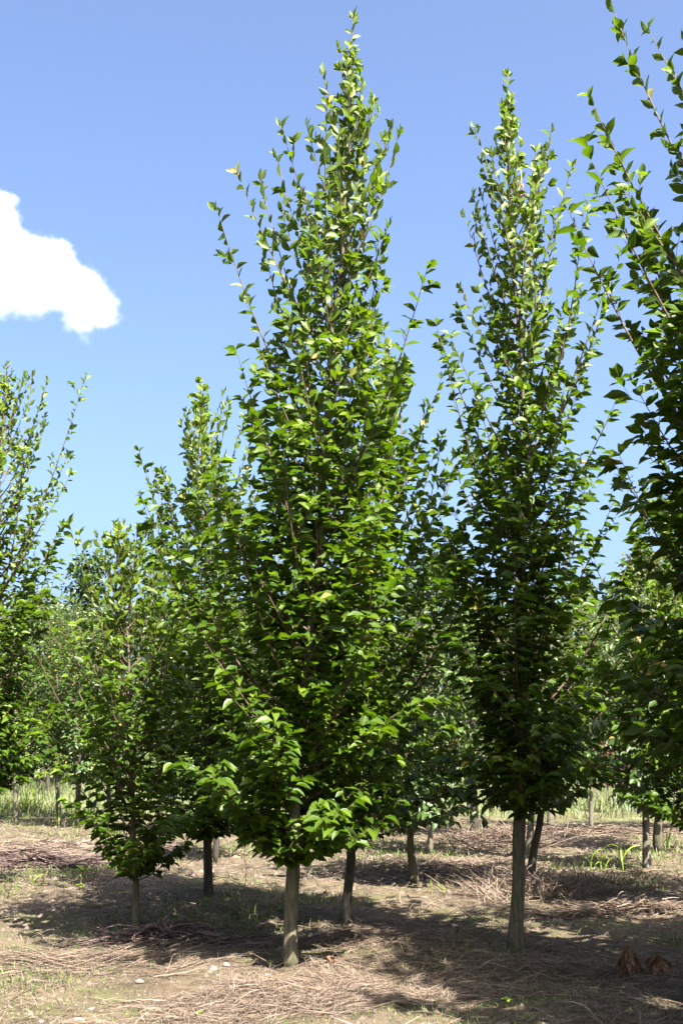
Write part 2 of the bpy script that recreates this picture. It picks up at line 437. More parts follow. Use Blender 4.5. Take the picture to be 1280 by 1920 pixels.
# near row --------------------------------------------------------------
grow('hornbeam_tree', 'tall slender hornbeam with full green crown, its sunlit trunk foot at the straw edge', 'tree',
     axis_px([(543, 1815), (552, 1640), (568, 1300), (612, 850), (640, 420), (668, 28)]), .050, .66,
     [(0, .38), (.08, .56), (.22, .80), (.40, .78), (.55, .60), (.70, .44), (.82, .31), (.92, .19), (1, .05)], 172, .118, 11, parts=300,
     twigstep=.112, leafstep=.060, core=.8)
grow('hornbeam_tree', 'narrow hornbeam with thick dark shaded trunk and brown twine tied near its top', 'tree',
     axis_px([(965, 1785), (970, 1560), (978, 1250), (985, 900), (965, 450), (944, 136)]), .054, .95,
     [(0, .40), (.08, .60), (.25, .66), (.45, .54), (.62, .44), (.78, .35), (.88, .22), (.95, .08), (1, .03)], 150, .108, 23, parts=300,
     twigstep=.105, leafstep=.058, ang=(40, 22), core=.95)
grow('hornbeam_tree', 'big hornbeam with large leaves on long shoots, taller than its neighbours, its trunk hidden', 'tree',
     [Vector((2.40, 7.3, 0)), Vector((2.40, 7.3, 2)), Vector((2.40, 7.3, 4)), Vector((2.36, 7.3, 6.7))], .062, 1.25,
     [(0, .5), (.10, .70), (.25, .80), (.45, .78), (.62, .66), (.78, .42), (.92, .20), (1, .05)], 158, .128, 37, parts=300,
     twigstep=.11, leafstep=.062, bark=M_bark_dark)
grow('hornbeam_tree', 'low bushy young hornbeam on a thin spindly trunk beside a brush heap', 'tree',
     axis_px([(252, 1752), (256, 1640), (250, 1420), (235, 1180), (215, 968)]), .030, .42,
     [(0, .30), (.12, .46), (.35, .60), (.55, .54), (.75, .34), (.9, .16), (1, .05)], 84, .100, 41, parts=300, twigstep=.12, leafstep=.060, core=.6, ang=(40, 26))
grow('hornbeam_tree', 'leafy hornbeam with straight dark trunk between the bushy young one and the tall one', 'tree',
     axis_px([(391, 1692), (392, 1560), (395, 1300), (392, 1000), (372, 706)]), .044, .52,
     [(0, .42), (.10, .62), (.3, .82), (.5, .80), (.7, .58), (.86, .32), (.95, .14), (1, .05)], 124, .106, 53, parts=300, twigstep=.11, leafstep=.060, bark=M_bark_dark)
grow('hornbeam_tree', 'hornbeam standing close behind the tall slender one, only its short dark trunk foot clear', 'tree',
     axis_px([(647, 1738), (652, 1600), (668, 1300), (700, 950), (735, 640)]), .042, .62,
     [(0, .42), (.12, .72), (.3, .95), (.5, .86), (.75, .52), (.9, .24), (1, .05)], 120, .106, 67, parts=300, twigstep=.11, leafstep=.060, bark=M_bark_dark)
grow('hornbeam_tree', 'light green hornbeam standing apart against open sky below the cloud', 'tree',
     axis_px([(-22, 1676), (-18, 1500), (-8, 1100), (14, 668)]), .050, 1.0,
     [(0, .36), (.12, .50), (.35, .62), (.6, .56), (.8, .42), (.92, .22), (1, .05)], 118, .100, 71, parts=300, twigstep=.11, leafstep=.058, ang=(40, 24))
# hornbeams labelled unseen are added outside the view to shade the ground in it
grow('hornbeam_tree', 'unseen hornbeam beyond the big large leaved one, shading the soil beside the withered plants', 'tree',
     [Vector((3.55, 8.6, 0)), Vector((3.55, 8.6, 3)), Vector((3.6, 8.6, 5.6))], .055, .6,
     [(0, .5), (.2, .80), (.5, .78), (.8, .45), (1, .05)], 105, .16, 83, rich=False, twigstep=.11, leafstep=.065)
grow('hornbeam_tree', 'hornbeam with dark lower crown and hidden trunk behind the big large leaved one', 'tree',
     axis_px([(1296, 1704), (1296, 1500), (1290, 1200), (1284, 880)]), .055, .7,
     [(0, .5), (.2, .80), (.5, .74), (.8, .42), (1, .05)], 100, .106, 85, parts=150, twigstep=.12, leafstep=.062, bark=M_bark_dark)
grow('hornbeam_tree', 'unseen hornbeam added past the dark lower crown to shade the soil', 'tree',
     [Vector((4.9, 11.2, 0)), Vector((4.9, 11.2, 3)), Vector((4.9, 11.2, 5.2))], .055, .6,
     [(0, .5), (.2, .80), (.5, .78), (.8, .45), (1, .05)], 60, .13, 87, rich=False, twigstep=.14, leafstep=.07)
grow('hornbeam_tree', 'unseen hornbeam next to the big large leaved one, shading the front soil', 'tree',
     [Vector((2.62, 5.25, 0)), Vector((2.62, 5.25, 2)), Vector((2.66, 5.25, 6.2))], .055, .4,
     [(0, .5), (.2, .85), (.5, .78), (.8, .40), (1, .05)], 130, .16, 89, rich=False, twigstep=.11, leafstep=.065)
grow('hornbeam_tree', 'unseen hornbeam added past the big large leaved one to deepen soil shade', 'tree',
     [Vector((3.35, 6.75, 0)), Vector((3.35, 6.75, 2)), Vector((3.4, 6.75, 5.6))], .055, .4,
     [(0, .5), (.2, .85), (.5, .80), (.8, .45), (1, .05)], 110, .16, 91, rich=False, twigstep=.11, leafstep=.065)
for k, (x_, y_) in enumerate([(-5.2, -3.0), (-3.2, -3.6), (-1.2, -3.2), (.9, -3.5), (3.0, -3.1), (5.0, -3.4), (-4.6, 3.2), (-5.0, 6.2), (5.4, 1.0)]):  # out-of-view trees added around the camera to dim the skylight
    grow('hornbeam_tree', 'unseen hornbeam added around the photographer to dim the skylight', 'tree',
         [Vector((x_, y_, 0)), Vector((x_, y_, 2)), Vector((x_, y_, 5.6))], .055, .4,
         [(0, .5), (.2, .95), (.5, .85), (.8, .5), (1, .05)], 60, .20, 950 + k, rich=False, twigstep=.15, leafstep=.085)
# middle rows -------------------------------------------------------------
def mid(label, axis, r0, z0, prof, nb, seed, lsize=.112, hang=0.0, leafm=None, bark=None, parts=0, rich=False, **kw):
    kw = {**dict(twigstep=.14, leafstep=.068), **kw}
    grow('nursery_tree', label, 'tree', axis_px(axis), r0, z0, prof, nb, lsize, seed, parts=parts, rich=rich,
         bark=bark or M_bark_grey, leafm=leafm or M_leaf_pale, hang=hang, **kw)
WP = [(0, .45), (.15, .75), (.4, .92), (.7, .80), (.9, .48), (1, .10)]
mid('small tree with a curved olive trunk and drooping pale leaves', [(776, 1652), (771, 1590), (778, 1530), (790, 1350), (795, 1120)], .046, .62, WP, 66, 101, hang=.55, parts=120, rich=True, bark=M_bark)
mid('small tree with straight grey trunk behind the curved olive trunk', [(806, 1602), (808, 1480), (812, 1300), (815, 1120)], .040, .75, WP, 46, 103, hang=.5)
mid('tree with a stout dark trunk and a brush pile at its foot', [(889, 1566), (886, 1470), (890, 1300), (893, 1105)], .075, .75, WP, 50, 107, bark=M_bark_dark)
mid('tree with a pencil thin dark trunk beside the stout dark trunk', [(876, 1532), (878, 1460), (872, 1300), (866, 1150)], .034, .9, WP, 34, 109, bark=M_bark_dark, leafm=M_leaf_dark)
mid('tree with a pale straight trunk behind the thick shaded trunk', [(990, 1612), (992, 1500), (1000, 1300), (1005, 1120)], .050, .7, WP, 44, 113, hang=.4)
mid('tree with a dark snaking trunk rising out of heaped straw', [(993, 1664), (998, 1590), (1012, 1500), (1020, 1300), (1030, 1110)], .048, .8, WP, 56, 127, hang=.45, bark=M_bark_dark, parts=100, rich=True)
mid('tree with a short pale trunk far behind the snaking one', [(1031, 1557), (1032, 1470), (1040, 1300), (1040, 1150)], .062, .85, WP, 40, 131)
mid('tree with a leaning grey trunk and hanging pale leaves beside the curling weeds', [(1212, 1632), (1205, 1480), (1198, 1300), (1186, 1075)], .052, .85, WP, 66, 137, hang=.6, parts=120, rich=True)
mid('tree with a stout dark trunk and a green tuft at its foot', [(1233, 1598), (1230, 1480), (1238, 1300), (1246, 1085)], .072, .75, WP, 56, 139, hang=.5, bark=M_bark)
mid('tree with a slanting slim trunk in the farthest sunny gap beyond the tall grass tuft', [(18, 1494), (26, 1400), (34, 1250), (40, 1120)], .070, 1.5, WP, 40, 149, bark=M_bark)
mid('tree with a reddish dark trunk beside a thinner twin trunk', [(79, 1478), (84, 1400), (92, 1260), (100, 1135)], .085, 1.7, WP, 50, 151, bark=M_bark_dark, lsize=.12)
mid('tree with the thinner of two twin trunks', [(90, 1494), (95, 1400), (112, 1260), (128, 1120)], .060, 1.5, WP, 54, 157, bark=M_bark_dark, lsize=.12, hang=.3)
mid('bushy tree with short dark trunk throwing a small hard shadow on sunny soil', [(146, 1550), (150, 1480), (158, 1300), (170, 1130)], .052, .75, WP, 64, 163, hang=.35, bark=M_bark_dark)
mid('tree in the row behind the straight dark trunk, its own trunk almost covered', [(404, 1612), (404, 1500), (400, 1300), (395, 1120)], .04, .7, WP, 50, 167, bark=M_bark_dark)
mid('leafy tree of the back row filling the gap beside the bushy young hornbeam', [(300, 1560), (300, 1470), (305, 1300), (300, 1110)], .05, .6, WP, 56, 173, hang=.3, lsize=.11)
mid('leafy tree of the back row behind the tall slender hornbeam', [(520, 1560), (520, 1470), (515, 1300), (510, 1085)], .05, .6, WP, 56, 179, lsize=.11)
mid('leafy tree of the back row seen past the hornbeam with the short trunk foot', [(700, 1560), (700, 1470), (705, 1300), (710, 1090)], .05, .6, WP, 54, 181, lsize=.11)
mid('leafy tree of the back row beyond the two grey trunks', [(1108, 1556), (1108, 1470), (1100, 1300), (1096, 1120)], .04, 1.1, WP, 46, 191, hang=.3, lsize=.11)
mid('leafy tree of the back row beyond the leaning grey trunk', [(1290, 1556), (1290, 1470), (1285, 1300), (1280, 1090)], .05, .8, WP, 50, 193, hang=.3, lsize=.11)

mid('full crowned back row tree between the twin trunks and the bushy young hornbeam', [(205, 1540), (206, 1470), (204, 1300), (200, 1118)], .05, .7, WP, 60, 195, lsize=.115, hang=.3)
mid('full crowned tree of the back row behind the short dark trunk', [(110, 1532), (110, 1470), (108, 1300), (104, 1112)], .05, .9, WP, 62, 197, lsize=.12)
mid('dense tree of the back row behind the light green hornbeam', [(30, 1540), (30, 1470), (28, 1300), (24, 1100)], .05, 1.0, WP, 60, 199, lsize=.115)
# ---- which leaves show: nearest leaf per small cell of the view, then the largest of those per tree
bestd = {}
for ti, T in enumerate(TREES):
    Lp = T['L']; c = Lp['pos'] + Lp['d'] * (Lp['size'] * .5)[:, None]
    rel = c - np.array([0, 0, CAMH]); cs, sn = math.cos(PITCH), math.sin(PITCH)
    zf = rel[:, 1] * cs + rel[:, 2] * sn; yu = -rel[:, 1] * sn + rel[:, 2] * cs
    px = CX + FPX * rel[:, 0] / zf; py = CY - FPX * yu / zf
    view = rel / np.linalg.norm(rel, axis=1)[:, None]
    T['area'] = (Lp['size'] / zf) ** 2 * (.15 + np.abs((Lp['n'] * view).sum(1)))
    ok = (px > 0) & (px < 1280) & (py > 0) & (py < 1920) & (zf > .5)
    T['cell'] = (px // 12).astype(int) + 1000 * (py // 12).astype(int); T['ok'] = ok; T['zf'] = zf
    for k in np.nonzero(ok)[0]:
        cc = int(T['cell'][k])
        if cc not in bestd or zf[k] < bestd[cc][0]: bestd[cc] = (zf[k], ti, k)
shown = {}
for z, ti, k in bestd.values(): shown.setdefault(ti, []).append(k)

# shared leaf meshes: a few shapes in a few ages
LEAFMESH = {}
def leaf_mesh(mat, a, r):
    key = (mat.name, a, r)
    if key not in LEAFMESH:
        one = dict(pos=np.zeros((1, 3)), d=np.array([[0, 1., 0]]), n=np.array([[0, 0, 1.]]), size=np.ones(1), age=np.array([(.12, .38, .8)[a]]), rnd=np.array([(r + .5) / 8.0]))
        V, F, at_ = leaf_verts(one, True)
        LEAFMESH[key] = mesh('leaf', V, F, mat, at_)
    return LEAFMESH[key]
from mathutils import Matrix
for ti, T in enumerate(TREES):
    root = bpy.data.objects.new(T['name'], None); COL.objects.link(root); root.location = T['base']; root.empty_display_size = .2
    tag(root, T['label'], T['cat'], 'nursery trees in rows')
    b = T['base']; T['root'] = root
    obj('trunk', T['trunk'].data('trunk', T['bark'], b), root)
    for mb in T['branches']: obj('branch', mb.data('branch', M_twig, b), root)
    Lp = T['L']; keep = np.ones(len(Lp['size']), bool)
    if T['parts']:
        idx = np.array(shown.get(ti, []), int)
        idx = idx[np.argsort(-T['area'][idx])][:T['parts']]
        keep[idx] = False
        for k in idx:
            a = 0 if Lp['age'][k] < .25 else (1 if Lp['age'][k] < .6 else 2)
            o = bpy.data.objects.new('leaf', leaf_mesh(T['leafm'], a, int(Lp['rnd'][k] * 7.9))); COL.objects.link(o); o.parent = root
            d, n = Lp['d'][k], Lp['n'][k]; sd = np.cross(d, n); sz = Lp['size'][k]; q = Lp['pos'][k] - b
            o.matrix_local = Matrix(((sd[0] * sz, d[0] * sz, n[0] * sz, q[0]), (sd[1] * sz, d[1] * sz, n[1] * sz, q[1]), (sd[2] * sz, d[2] * sz, n[2] * sz, q[2]), (0, 0, 0, 1)))
    sub = {k: v[keep] for k, v in Lp.items()}; sub['pos'] = sub['pos'] - b
    V, F, at_ = leaf_verts(sub, T['rich'])
    tag(obj('crown', mesh('crown', V, F, T['leafm'], at_), root), kind='stuff')

# twine tied round the top of the narrow hornbeam
nb2 = TREES[1]; rt = nb2['root']; rs = random.Random(5)
mb = MB(); c = at(972, 372, nb2['base'][1]); 
for q in range(5):
    th = np.linspace(0, 6.6, 16); r = .018 + .006 * q
    mb.tube(np.stack([c.x + r * np.cos(th + q), c.y + r * np.sin(th + q), c.z + .012 * q + .01 * np.sin(3 * th + q)], 1), .0035, 5)
for q, (x, y) in enumerate([(966, 322), (976, 318), (980, 345), (948, 374), (990, 366), (969, 340)]):
    e = at(x, y, nb2['base'][1] - .03 * q); m = (c + e) / 2 + Vector((rs.uniform(-.02, .02), -.03, .01))
    mb.tube([c, m, e], .0038, 5)
def plain(name, col, rough=.7):
    m, nt, out = newmat(name); p = N(nt, 'ShaderNodeBsdfPrincipled'); tc = N(nt, 'ShaderNodeTexCoord')
    f = noise(nt, tc.outputs['Object'], 60, 3)
    nt.links.new(mixc(nt, f, tuple(v * .6 for v in col), col), p.inputs['Base Color']); p.inputs['Roughness'].default_value = rough
    nt.links.new(p.outputs[0], out.inputs[0]); return m
tag(obj('twine', mb.data('twine', plain('twine_fibre', (.52, .27, .14)), nb2['base']), rt), 'brown twine with loose ends')

# ------------------------------------------------------------------ distant trees
def far_tree(label, px, Y, top_py, width_px, seed, leafm, n=2600, shape='round', low=.25, name='distant_tree'):
    rg = np.random.default_rng(seed); d = ray(px, HORIZON - 1); bx = d.x / d.y * Y; base = np.array([bx, Y, float(hgt(bx, Y))])
    top = at(px, top_py, Y).z; H = top - base[2]; Wd = width_px / FPX * Y / 2
    root = bpy.data.objects.new(name, None); COL.objects.link(root); root.location = base
    tag(root, label, 'tree', 'trees along the far edge of the nursery')
    mb = MB(); zs = np.linspace(-.1, H * .92, 9)
    mb.tube(np.stack([.1 * np.sin(zs), .1 * np.cos(zs * 1.3) - .1, zs], 1), np.linspace(.020 * H, .02, 9), 9)
    for k in range(14):
        z = H * rg.uniform(low, .85); a = rg.uniform(0, 6.3); l = Wd * rg.uniform(.4, .85)
        mb.tube([(0, 0, z), (l * .5 * math.cos(a), l * .5 * math.sin(a), z + .25 * l), (l * math.cos(a), l * math.sin(a), z + .75 * l)], [.007 * H, .004 * H, .01], 4, cap=False)
    obj('trunk', mb.data('trunk', M_bark_dark), root)
    # leaf clumps spread through the crown volume
    nc = 85; P = []
    for k in range(nc):
        u = rg.random() ** .8; z = H * (low + (1 - low) * u)
        if shape == 'cone': r = Wd * (1 - u) ** .75 * 1.05 + .15
        elif shape == 'oval': r = Wd * math.sin(math.pi * (.12 + .83 * u)) ** .7
        else: r = Wd * math.sqrt(max(.05, 1 - (2 * u - .85) ** 2))
        a = rg.uniform(0, 6.3); q = r * rg.uniform(.25, 1.0) ** .6
        P.append((q * math.cos(a), q * math.sin(a), z, .10 * H * rg.uniform(.45, .95)))
    P = np.array(P); ci = rg.integers(0, nc, n); off = rg.normal(0, 1, (n, 3)); off /= np.linalg.norm(off, axis=1)[:, None]; off *= rg.random((n, 1)) ** .45
    pos = P[ci, :3] + off * P[ci, 3:4] * np.array([1, 1, .75])
    dd = off + rg.normal(0, .6, (n, 3)) + np.array([0, 0, -.2]); dd /= np.linalg.norm(dd, axis=1)[:, None]
    nn = rg.normal(0, .6, (n, 3)) + np.array([0, -.1, .9]); nn -= dd * (nn * dd).sum(1)[:, None]; nn /= np.linalg.norm(nn, axis=1)[:, None]
    Lf = dict(pos=pos, d=dd, n=nn, size=rg.uniform(.6, 1.2, n) * max(.10, .030 * H), age=np.clip(rg.normal(.25, .2, n), 0, 1), rnd=rg.random(n) * .98)
    V, F, at_ = leaf_verts(Lf, False)
    tag(obj('crown', mesh('crown', V, F, leafm, at_), root), kind='stuff')
    return root
far_tree('small dark evergreen with a pointed blue green top standing against the sky', 157, 46, 1046, 92, 201, M_leaf_dark, 5200, 'oval', .15)
far_tree('rounded broad tree beside the pointed evergreen', 60, 44, 1120, 200, 203, M_leaf_far, 5000, low=.06)
far_tree('low dense tree before the pointed evergreen', 140, 41, 1180, 150, 211, M_leaf_far, 4200, low=.05)
far_tree('low dark tree at the field end behind the slanting slim trunk', 10, 41, 1200, 150, 213, M_leaf_dark, 4200, low=.05)
far_tree('pale olive tree with airy top showing above the hanging leaves', 1225, 46, 1040, 150, 207, M_leaf_olive, 4200)
far_tree('wide dark tree showing between the two main hornbeams', 822, 44, 1046, 190, 209, M_leaf_far, 4200)
fx = [(-60, 66, 1150, 220, 0), (150, 70, 1165, 200, 0), (255, 64, 1140, 190, 1), (370, 66, 1120, 230, 0), (480, 62, 1135, 220, 0), (590, 68, 1110, 230, 1), (700, 64, 1120, 220, 0),
      (915, 66, 1105, 200, 1), (1000, 62, 1120, 190, 0), (1090, 66, 1100, 180, 0), (1165, 60, 1140, 170, 1), (1320, 64, 1100, 220, 0)]
for k, (px, Yd, tp, wd, km) in enumerate(fx):
    far_tree('broad far belt tree ' + ('at its end behind the light green hornbeam', 'right behind the pointed evergreen', 'past the evergreen behind the bushy young hornbeam', 'behind the leafy straight trunked hornbeam',
            'between the straight trunked hornbeam and the tall slender one', 'behind the tall slender hornbeam', 'behind the hornbeam with the short trunk foot', 'darker, beside the narrow hornbeam with twine',
            'behind the narrow hornbeam with twine', 'behind the short pale trunk', 'dark, behind the purple young trees', 'at its end behind the big large leaved hornbeam')[k], px, Yd * .68, tp, wd, 220 + k, (M_leaf_far, M_leaf_dark)[km], 4200, low=.05)

# young trees on thin stems across the far grass
def sapling(label, px, py, top_py, seed, leafm, wpx=46, name='sapling'):
    b = ground(px, py); rg = np.random.default_rng(seed); top = at(px + rg.uniform(-3, 3), top_py, b.y); H = top.z - b.z
    root = bpy.data.objects.new(name, None); COL.objects.link(root); root.location = b; tag(root, label, 'tree', 'young trees on the far grass')
    mb = MB(); zs = np.linspace(-.05, H * .95, 8); mb.tube(np.stack([.02 * np.sin(3 * zs + seed), .02 * np.cos(2 * zs), zs], 1), np.linspace(.022, .006, 8), 7)
    w = wpx / FPX * b.y / 2
    for k in range(16):
        z = H * rg.uniform(.42, .85); a = rg.uniform(0, 6.3); l = w * rg.uniform(.6, 1.1)
        mb.tube([(0, 0, z), (l * .5 * math.cos(a), l * .5 * math.sin(a), z + .4 * l), (l * math.cos(a), l * math.sin(a), z + l)], [.008, .006, .003], 4, cap=False)
    obj('trunk', mb.data('trunk', M_bark_grey), root)
    n = 620; u = rg.random(n); a = rg.uniform(0, 6.3, n); r = w * np.sqrt(rg.random(n)) * np.sin(np.pi * (.1 + .85 * u)) ** .6 * (.75 + .35 * np.sin(3 * a + 5 * u))
    pos = np.stack([r * np.cos(a), r * np.sin(a), H * (.42 + .58 * u)], 1)
    dd = rg.normal(0, 1, (n, 3)) + np.array([0, 0, -.2]); dd /= np.linalg.norm(dd, axis=1)[:, None]
    nn = rg.normal(0, .6, (n, 3)) + np.array([0, -.2, .7]); nn -= dd * (nn * dd).sum(1)[:, None]; nn /= np.linalg.norm(nn, axis=1)[:, None]
    V, F, at_ = leaf_verts(dict(pos=pos, d=dd, n=nn, size=rg.uniform(.06, .11, n), age=np.clip(rg.normal(.3, .25, n), 0, 1), rnd=rg.random(n) * .98), False)
    tag(obj('crown', mesh('crown', V, F, leafm, at_), root), kind='stuff')
sapling('purple leaved young tree with a whitish stem in the far grass', 1138, 1520, 1392, 301, M_leaf_red, 52)
sapling('purple leaved young tree on a crooked pale stem leaning away from its twin', 1149, 1524, 1400, 302, M_leaf_red, 50)
sapling('purple leaved young tree with the widest crown of the trio', 1164, 1527, 1388, 303, M_leaf_red, 58)
for k, (px, py, tp, w) in enumerate([(1120, 1508, 1385, 44), (1186, 1480, 1370, 40), (1218, 1512, 1380, 46), (1247, 1516, 1384, 42), (852, 1512, 1390, 46), (838, 1500, 1385, 44), (1038, 1517, 1390, 40), (70, 1438, 1330, 30), (45, 1436, 1335, 30)]):
    sapling('green sapling in the far grass ' + ('beside the purple trio', 'standing back beyond the purple trio', 'between the leaning grey trunk and its stout neighbour',
            'beside the black pipe end', 'seen past the two grey trunks', 'farther back past the curved olive trunk', 'close by the short pale trunk', 'between the slanting trunk and the twin trunks',
            'just behind the slanting slim trunk')[k], px, py, tp, 310 + k, M_leaf_far, w)

# ------------------------------------------------------------------ litter, straw, grass
def ribbons(rg, x, y, ln, wd, lift, rise, bend, roll=.5, az=None):
    """flat bent fibres lying on (rise 0) or standing up from the ground; 4 points each"""
    n = len(x); az = rg.uniform(0, 6.283, n) if az is None else az; s = np.linspace(0, 1, 4)
    cur = rg.normal(0, 1, n) * bend
    ang_ = az[:, None] + cur[:, None] * (s - .5)[None]
    step = ln[:, None] / 3
    horiz = np.cos(rise)[:, None] if np.ndim(rise) else math.cos(rise)
    dx = np.cumsum(np.cos(ang_) * step, 1) * horiz; dy = np.cumsum(np.sin(ang_) * step, 1) * horiz
    dx -= dx[:, :1]; dy -= dy[:, :1]
    vert = np.sin(rise)[:, None] * ln[:, None] * s[None] if np.ndim(rise) else 0 * dx
    px_, py_ = x[:, None] + dx, y[:, None] + dy
    pz = hgt(px_, py_) + lift[:, None] * (.4 + .6 * np.sin(np.pi * (s * .8 + .1)))[None] + vert
    ct = np.stack([px_, py_, pz], -1)
    sidev = np.stack([-np.sin(ang_), np.cos(ang_), rg.normal(0, roll, n)[:, None] * np.ones(4)[None]], -1)
    wv = wd[:, None] * np.array([.8, 1, .8, .25])[None]
    Vv = np.stack([ct - sidev * wv[..., None] / 2, ct + sidev * wv[..., None] / 2], 2).reshape(-1, 3)
    b = (np.arange(n) * 8)[:, None]
    Fq = np.concatenate([b + np.array([[2 * k, 2 * k + 1, 2 * k + 3, 2 * k + 2]]) for k in range(3)], 0)
    return Vv, Fq
def fibre(name, label, mat, V, F, rnd, kind='stuff', parent=None, cat=None):
    me = mesh(name, V, F, mat, {'rnd': np.repeat(rnd, len(V) // len(rnd))})
    return tag(obj(name, me, parent), label, cat, kind=kind)
rg = np.random.default_rng(7)
def scatter(n, y0, y1, power=2.0, margin=1.25):
    """points on the visible ground, thinning with distance"""
    u = rg.random(n); y = (y0 ** (1 - power) + u * (y1 ** (1 - power) - y0 ** (1 - power))) ** (1 / (1 - power))
    x = rg.uniform(-1, 1, n) * y * (640 / FPX) * margin
    return x, y
def blotch(x, y, s, ph):
    return .5 + .25 * (np.sin(s * x + ph) * np.sin(s * .8 * y + 2 * ph) + np.sin(s * 1.9 * x - s * .7 * y + 3 * ph) * .7 + np.sin(s * .45 * (x + y) + ph * 5) * .6)
# dry straw thinly over everything, thick in swathes
x, y = scatter(46000, 6.0, 26, 1.6); keep = rg.random(len(x)) < np.clip(blotch(x, y, 1.4, 1.3) * 1.5 - .3, .10, 1); x, y = x[keep], y[keep]; n = len(x)
sc = np.clip(y / 9, .9, 2.2)
V, F = ribbons(rg, x, y, rg.uniform(.06, .26, n), rg.uniform(.0022, .0046, n) * sc, rg.random(n) ** 2 * .035 + .004, rg.random(n) ** 5 * .5, .8)
fibre('straw_litter', 'loose pinkish dry straw strewn over the soil', M_straw, V, F, np.clip(rg.normal(.55, .25, n), 0, 1))
# soil crumbs, chips and dead leaf bits
x, y = scatter(46000, 6.0, 24, 1.8); n = len(x); s = rg.uniform(.004, .016, n) * np.clip(y / 9, .8, 2) * (1 + 1.6 * (rg.random(n) > .96))
tv = np.array([(1, 0, 0), (0, 1, 0), (-1, 0, 0), (0, -1, 0), (0, 0, .7)], float); tt = np.array([(0, 1, 4), (1, 2, 4), (2, 3, 4), (3, 0, 4)])
rot = rg.uniform(0, 6.3, n); jit = rg.uniform(.5, 1.3, (n, 5, 3)); T5 = tv[None] * jit
Vx = T5[..., 0] * np.cos(rot)[:, None] - T5[..., 1] * np.sin(rot)[:, None]; Vy = T5[..., 0] * np.sin(rot)[:, None] + T5[..., 1] * np.cos(rot)[:, None]
V = np.stack([x[:, None] + s[:, None] * Vx, y[:, None] + s[:, None] * Vy, (hgt(x, y) - .002)[:, None] + s[:, None] * T5[..., 2]], -1).reshape(-1, 3)
F = (tt[None] + (np.arange(n) * 5)[:, None, None]).reshape(-1, 3)
me = mesh('soil_crumbs', V, F, M_crumb, {'rnd': np.repeat(np.clip(rg.normal(.5, .27, n), 0, 1), 5)}, smooth=False)
tag(obj('soil_crumbs', me), 'brown soil crumbs and chips on the bare ground', kind='stuff')
# short green weeds and moss tufts between the rows
x, y = scatter(70000, 6.0, 26, 1.5); keep = rg.random(len(x)) < np.clip((blotch(x, y, 1.1, 2.2) - .44) * 2.6, .03, 1); x, y = x[keep], y[keep]; n = len(x)
V, F = ribbons(rg, x, y, rg.uniform(.03, .11, n) * np.clip((y - 4.5) / 7, .25, 1), rg.uniform(.003, .006, n) * np.clip(y / 9, .9, 2), np.full(n, .002), rg.uniform(.4, 1.4, n), .7)
fibre('grass', 'short green grass and weeds in patches on the soil', M_grass, V, F, rg.random(n))
# the grassy field behind the rows
x = rg.uniform(-14, 14, 34000); y = rg.uniform(25, 44, 34000); n = len(x)
V, F = ribbons(rg, x, y, rg.uniform(.08, .34, n), rg.uniform(.008, .018, n), np.full(n, .002), rg.uniform(.7, 1.5, n), .6)
fibre('field_grass', 'tall yellow green grass of the field behind the tree rows', M_field, V, F, rg.random(n))

# heaps of straw, brush and prunings ---------------------------------------
def heap(name, label, px, py, rx, ry, hz, n, mat, seed, ln=(.10, .40), wd=(.003, .006), rise=.25, az=None, tone=.5, cat='heap'):
    r = np.random.default_rng(seed); c = ground(px, py)
    a = r.uniform(0, 6.3, n); q = r.random(n) ** .6 * (1 + .45 * np.sin(3 * a + seed) * np.sin(5 * a + 2 * seed))
    x = c.x + rx * q * np.cos(a); y = c.y + ry * q * np.sin(a)
    lift = hz * np.clip(1 - q, 0, 1) * r.random(n) + .004
    azs = None if az is None else az + r.normal(0, .45, n) + math.pi * (r.random(n) > .5)
    V, F = ribbons(r, x, y, r.uniform(*ln, n), r.uniform(*wd, n), lift, r.random(n) ** 2 * rise, .6, az=azs)
    me = mesh(name, V - np.array(c), F, mat, {'rnd': np.repeat(np.clip(r.normal(tone, .25, n), 0, 1), 8)})
    return tag(obj(name, me, loc=c), label, cat, kind='stuff')
heap('straw_heap', 'thick sunlit mat of pale straw at the foot of the tall slender hornbeam', 640, 1866, 1.0, .60, .045, 9000, M_straw, 401, ln=(.06, .26), wd=(.0022, .0042), tone=.62)
heap('straw_heap', 'pale straw patch between the two main trunks', 690, 1768, .55, .45, .05, 3200, M_straw, 402, ln=(.06, .26), wd=(.0025, .0045), tone=.6)
heap('brush_heap', 'dark brush and twig heap beside the thin spindly trunk', 300, 1765, .55, .38, .13, 2300, M_brush, 403, ln=(.12, .42), wd=(.005, .011), tone=.5)
heap('straw_heap', 'long pale stalks spilling over open soil from the brush heap', 150, 1800, 1.0, .5, .04, 2600, M_straw, 404, ln=(.1, .45), wd=(.0022, .0045), az=.25, tone=.55)
heap('brush_heap', 'old brush bundle lying on sunny soil at the row end', 40, 1622, 1.1, .5, .18, 2300, M_brush, 405, ln=(.2, .6), wd=(.008, .018), az=-.15, tone=.52)
heap('brush_heap', 'rough pile of pruned stalks beside the stout dark trunk', 930, 1582, 1.0, .9, .28, 700, M_straw, 406, ln=(.3, .8), wd=(.006, .014), rise=.5, tone=.6)
heap('straw_heap', 'standing dry straw heaped round the snaking trunk', 1030, 1672, .85, .75, .12, 2600, M_straw, 407, ln=(.12, .42), wd=(.004, .007), rise=.7, tone=.75)
heap('straw_heap', 'straw mound with curling dead stems in a sunny strip', 1180, 1706, .8, .28, .09, 1700, M_straw, 408, wd=(.004, .008), tone=.6)
heap('straw_heap', 'straw litter along the sunlit strip around the leaning grey trunk', 1190, 1648, 1.4, .6, .05, 1900, M_straw, 409, wd=(.005, .010), tone=.6)
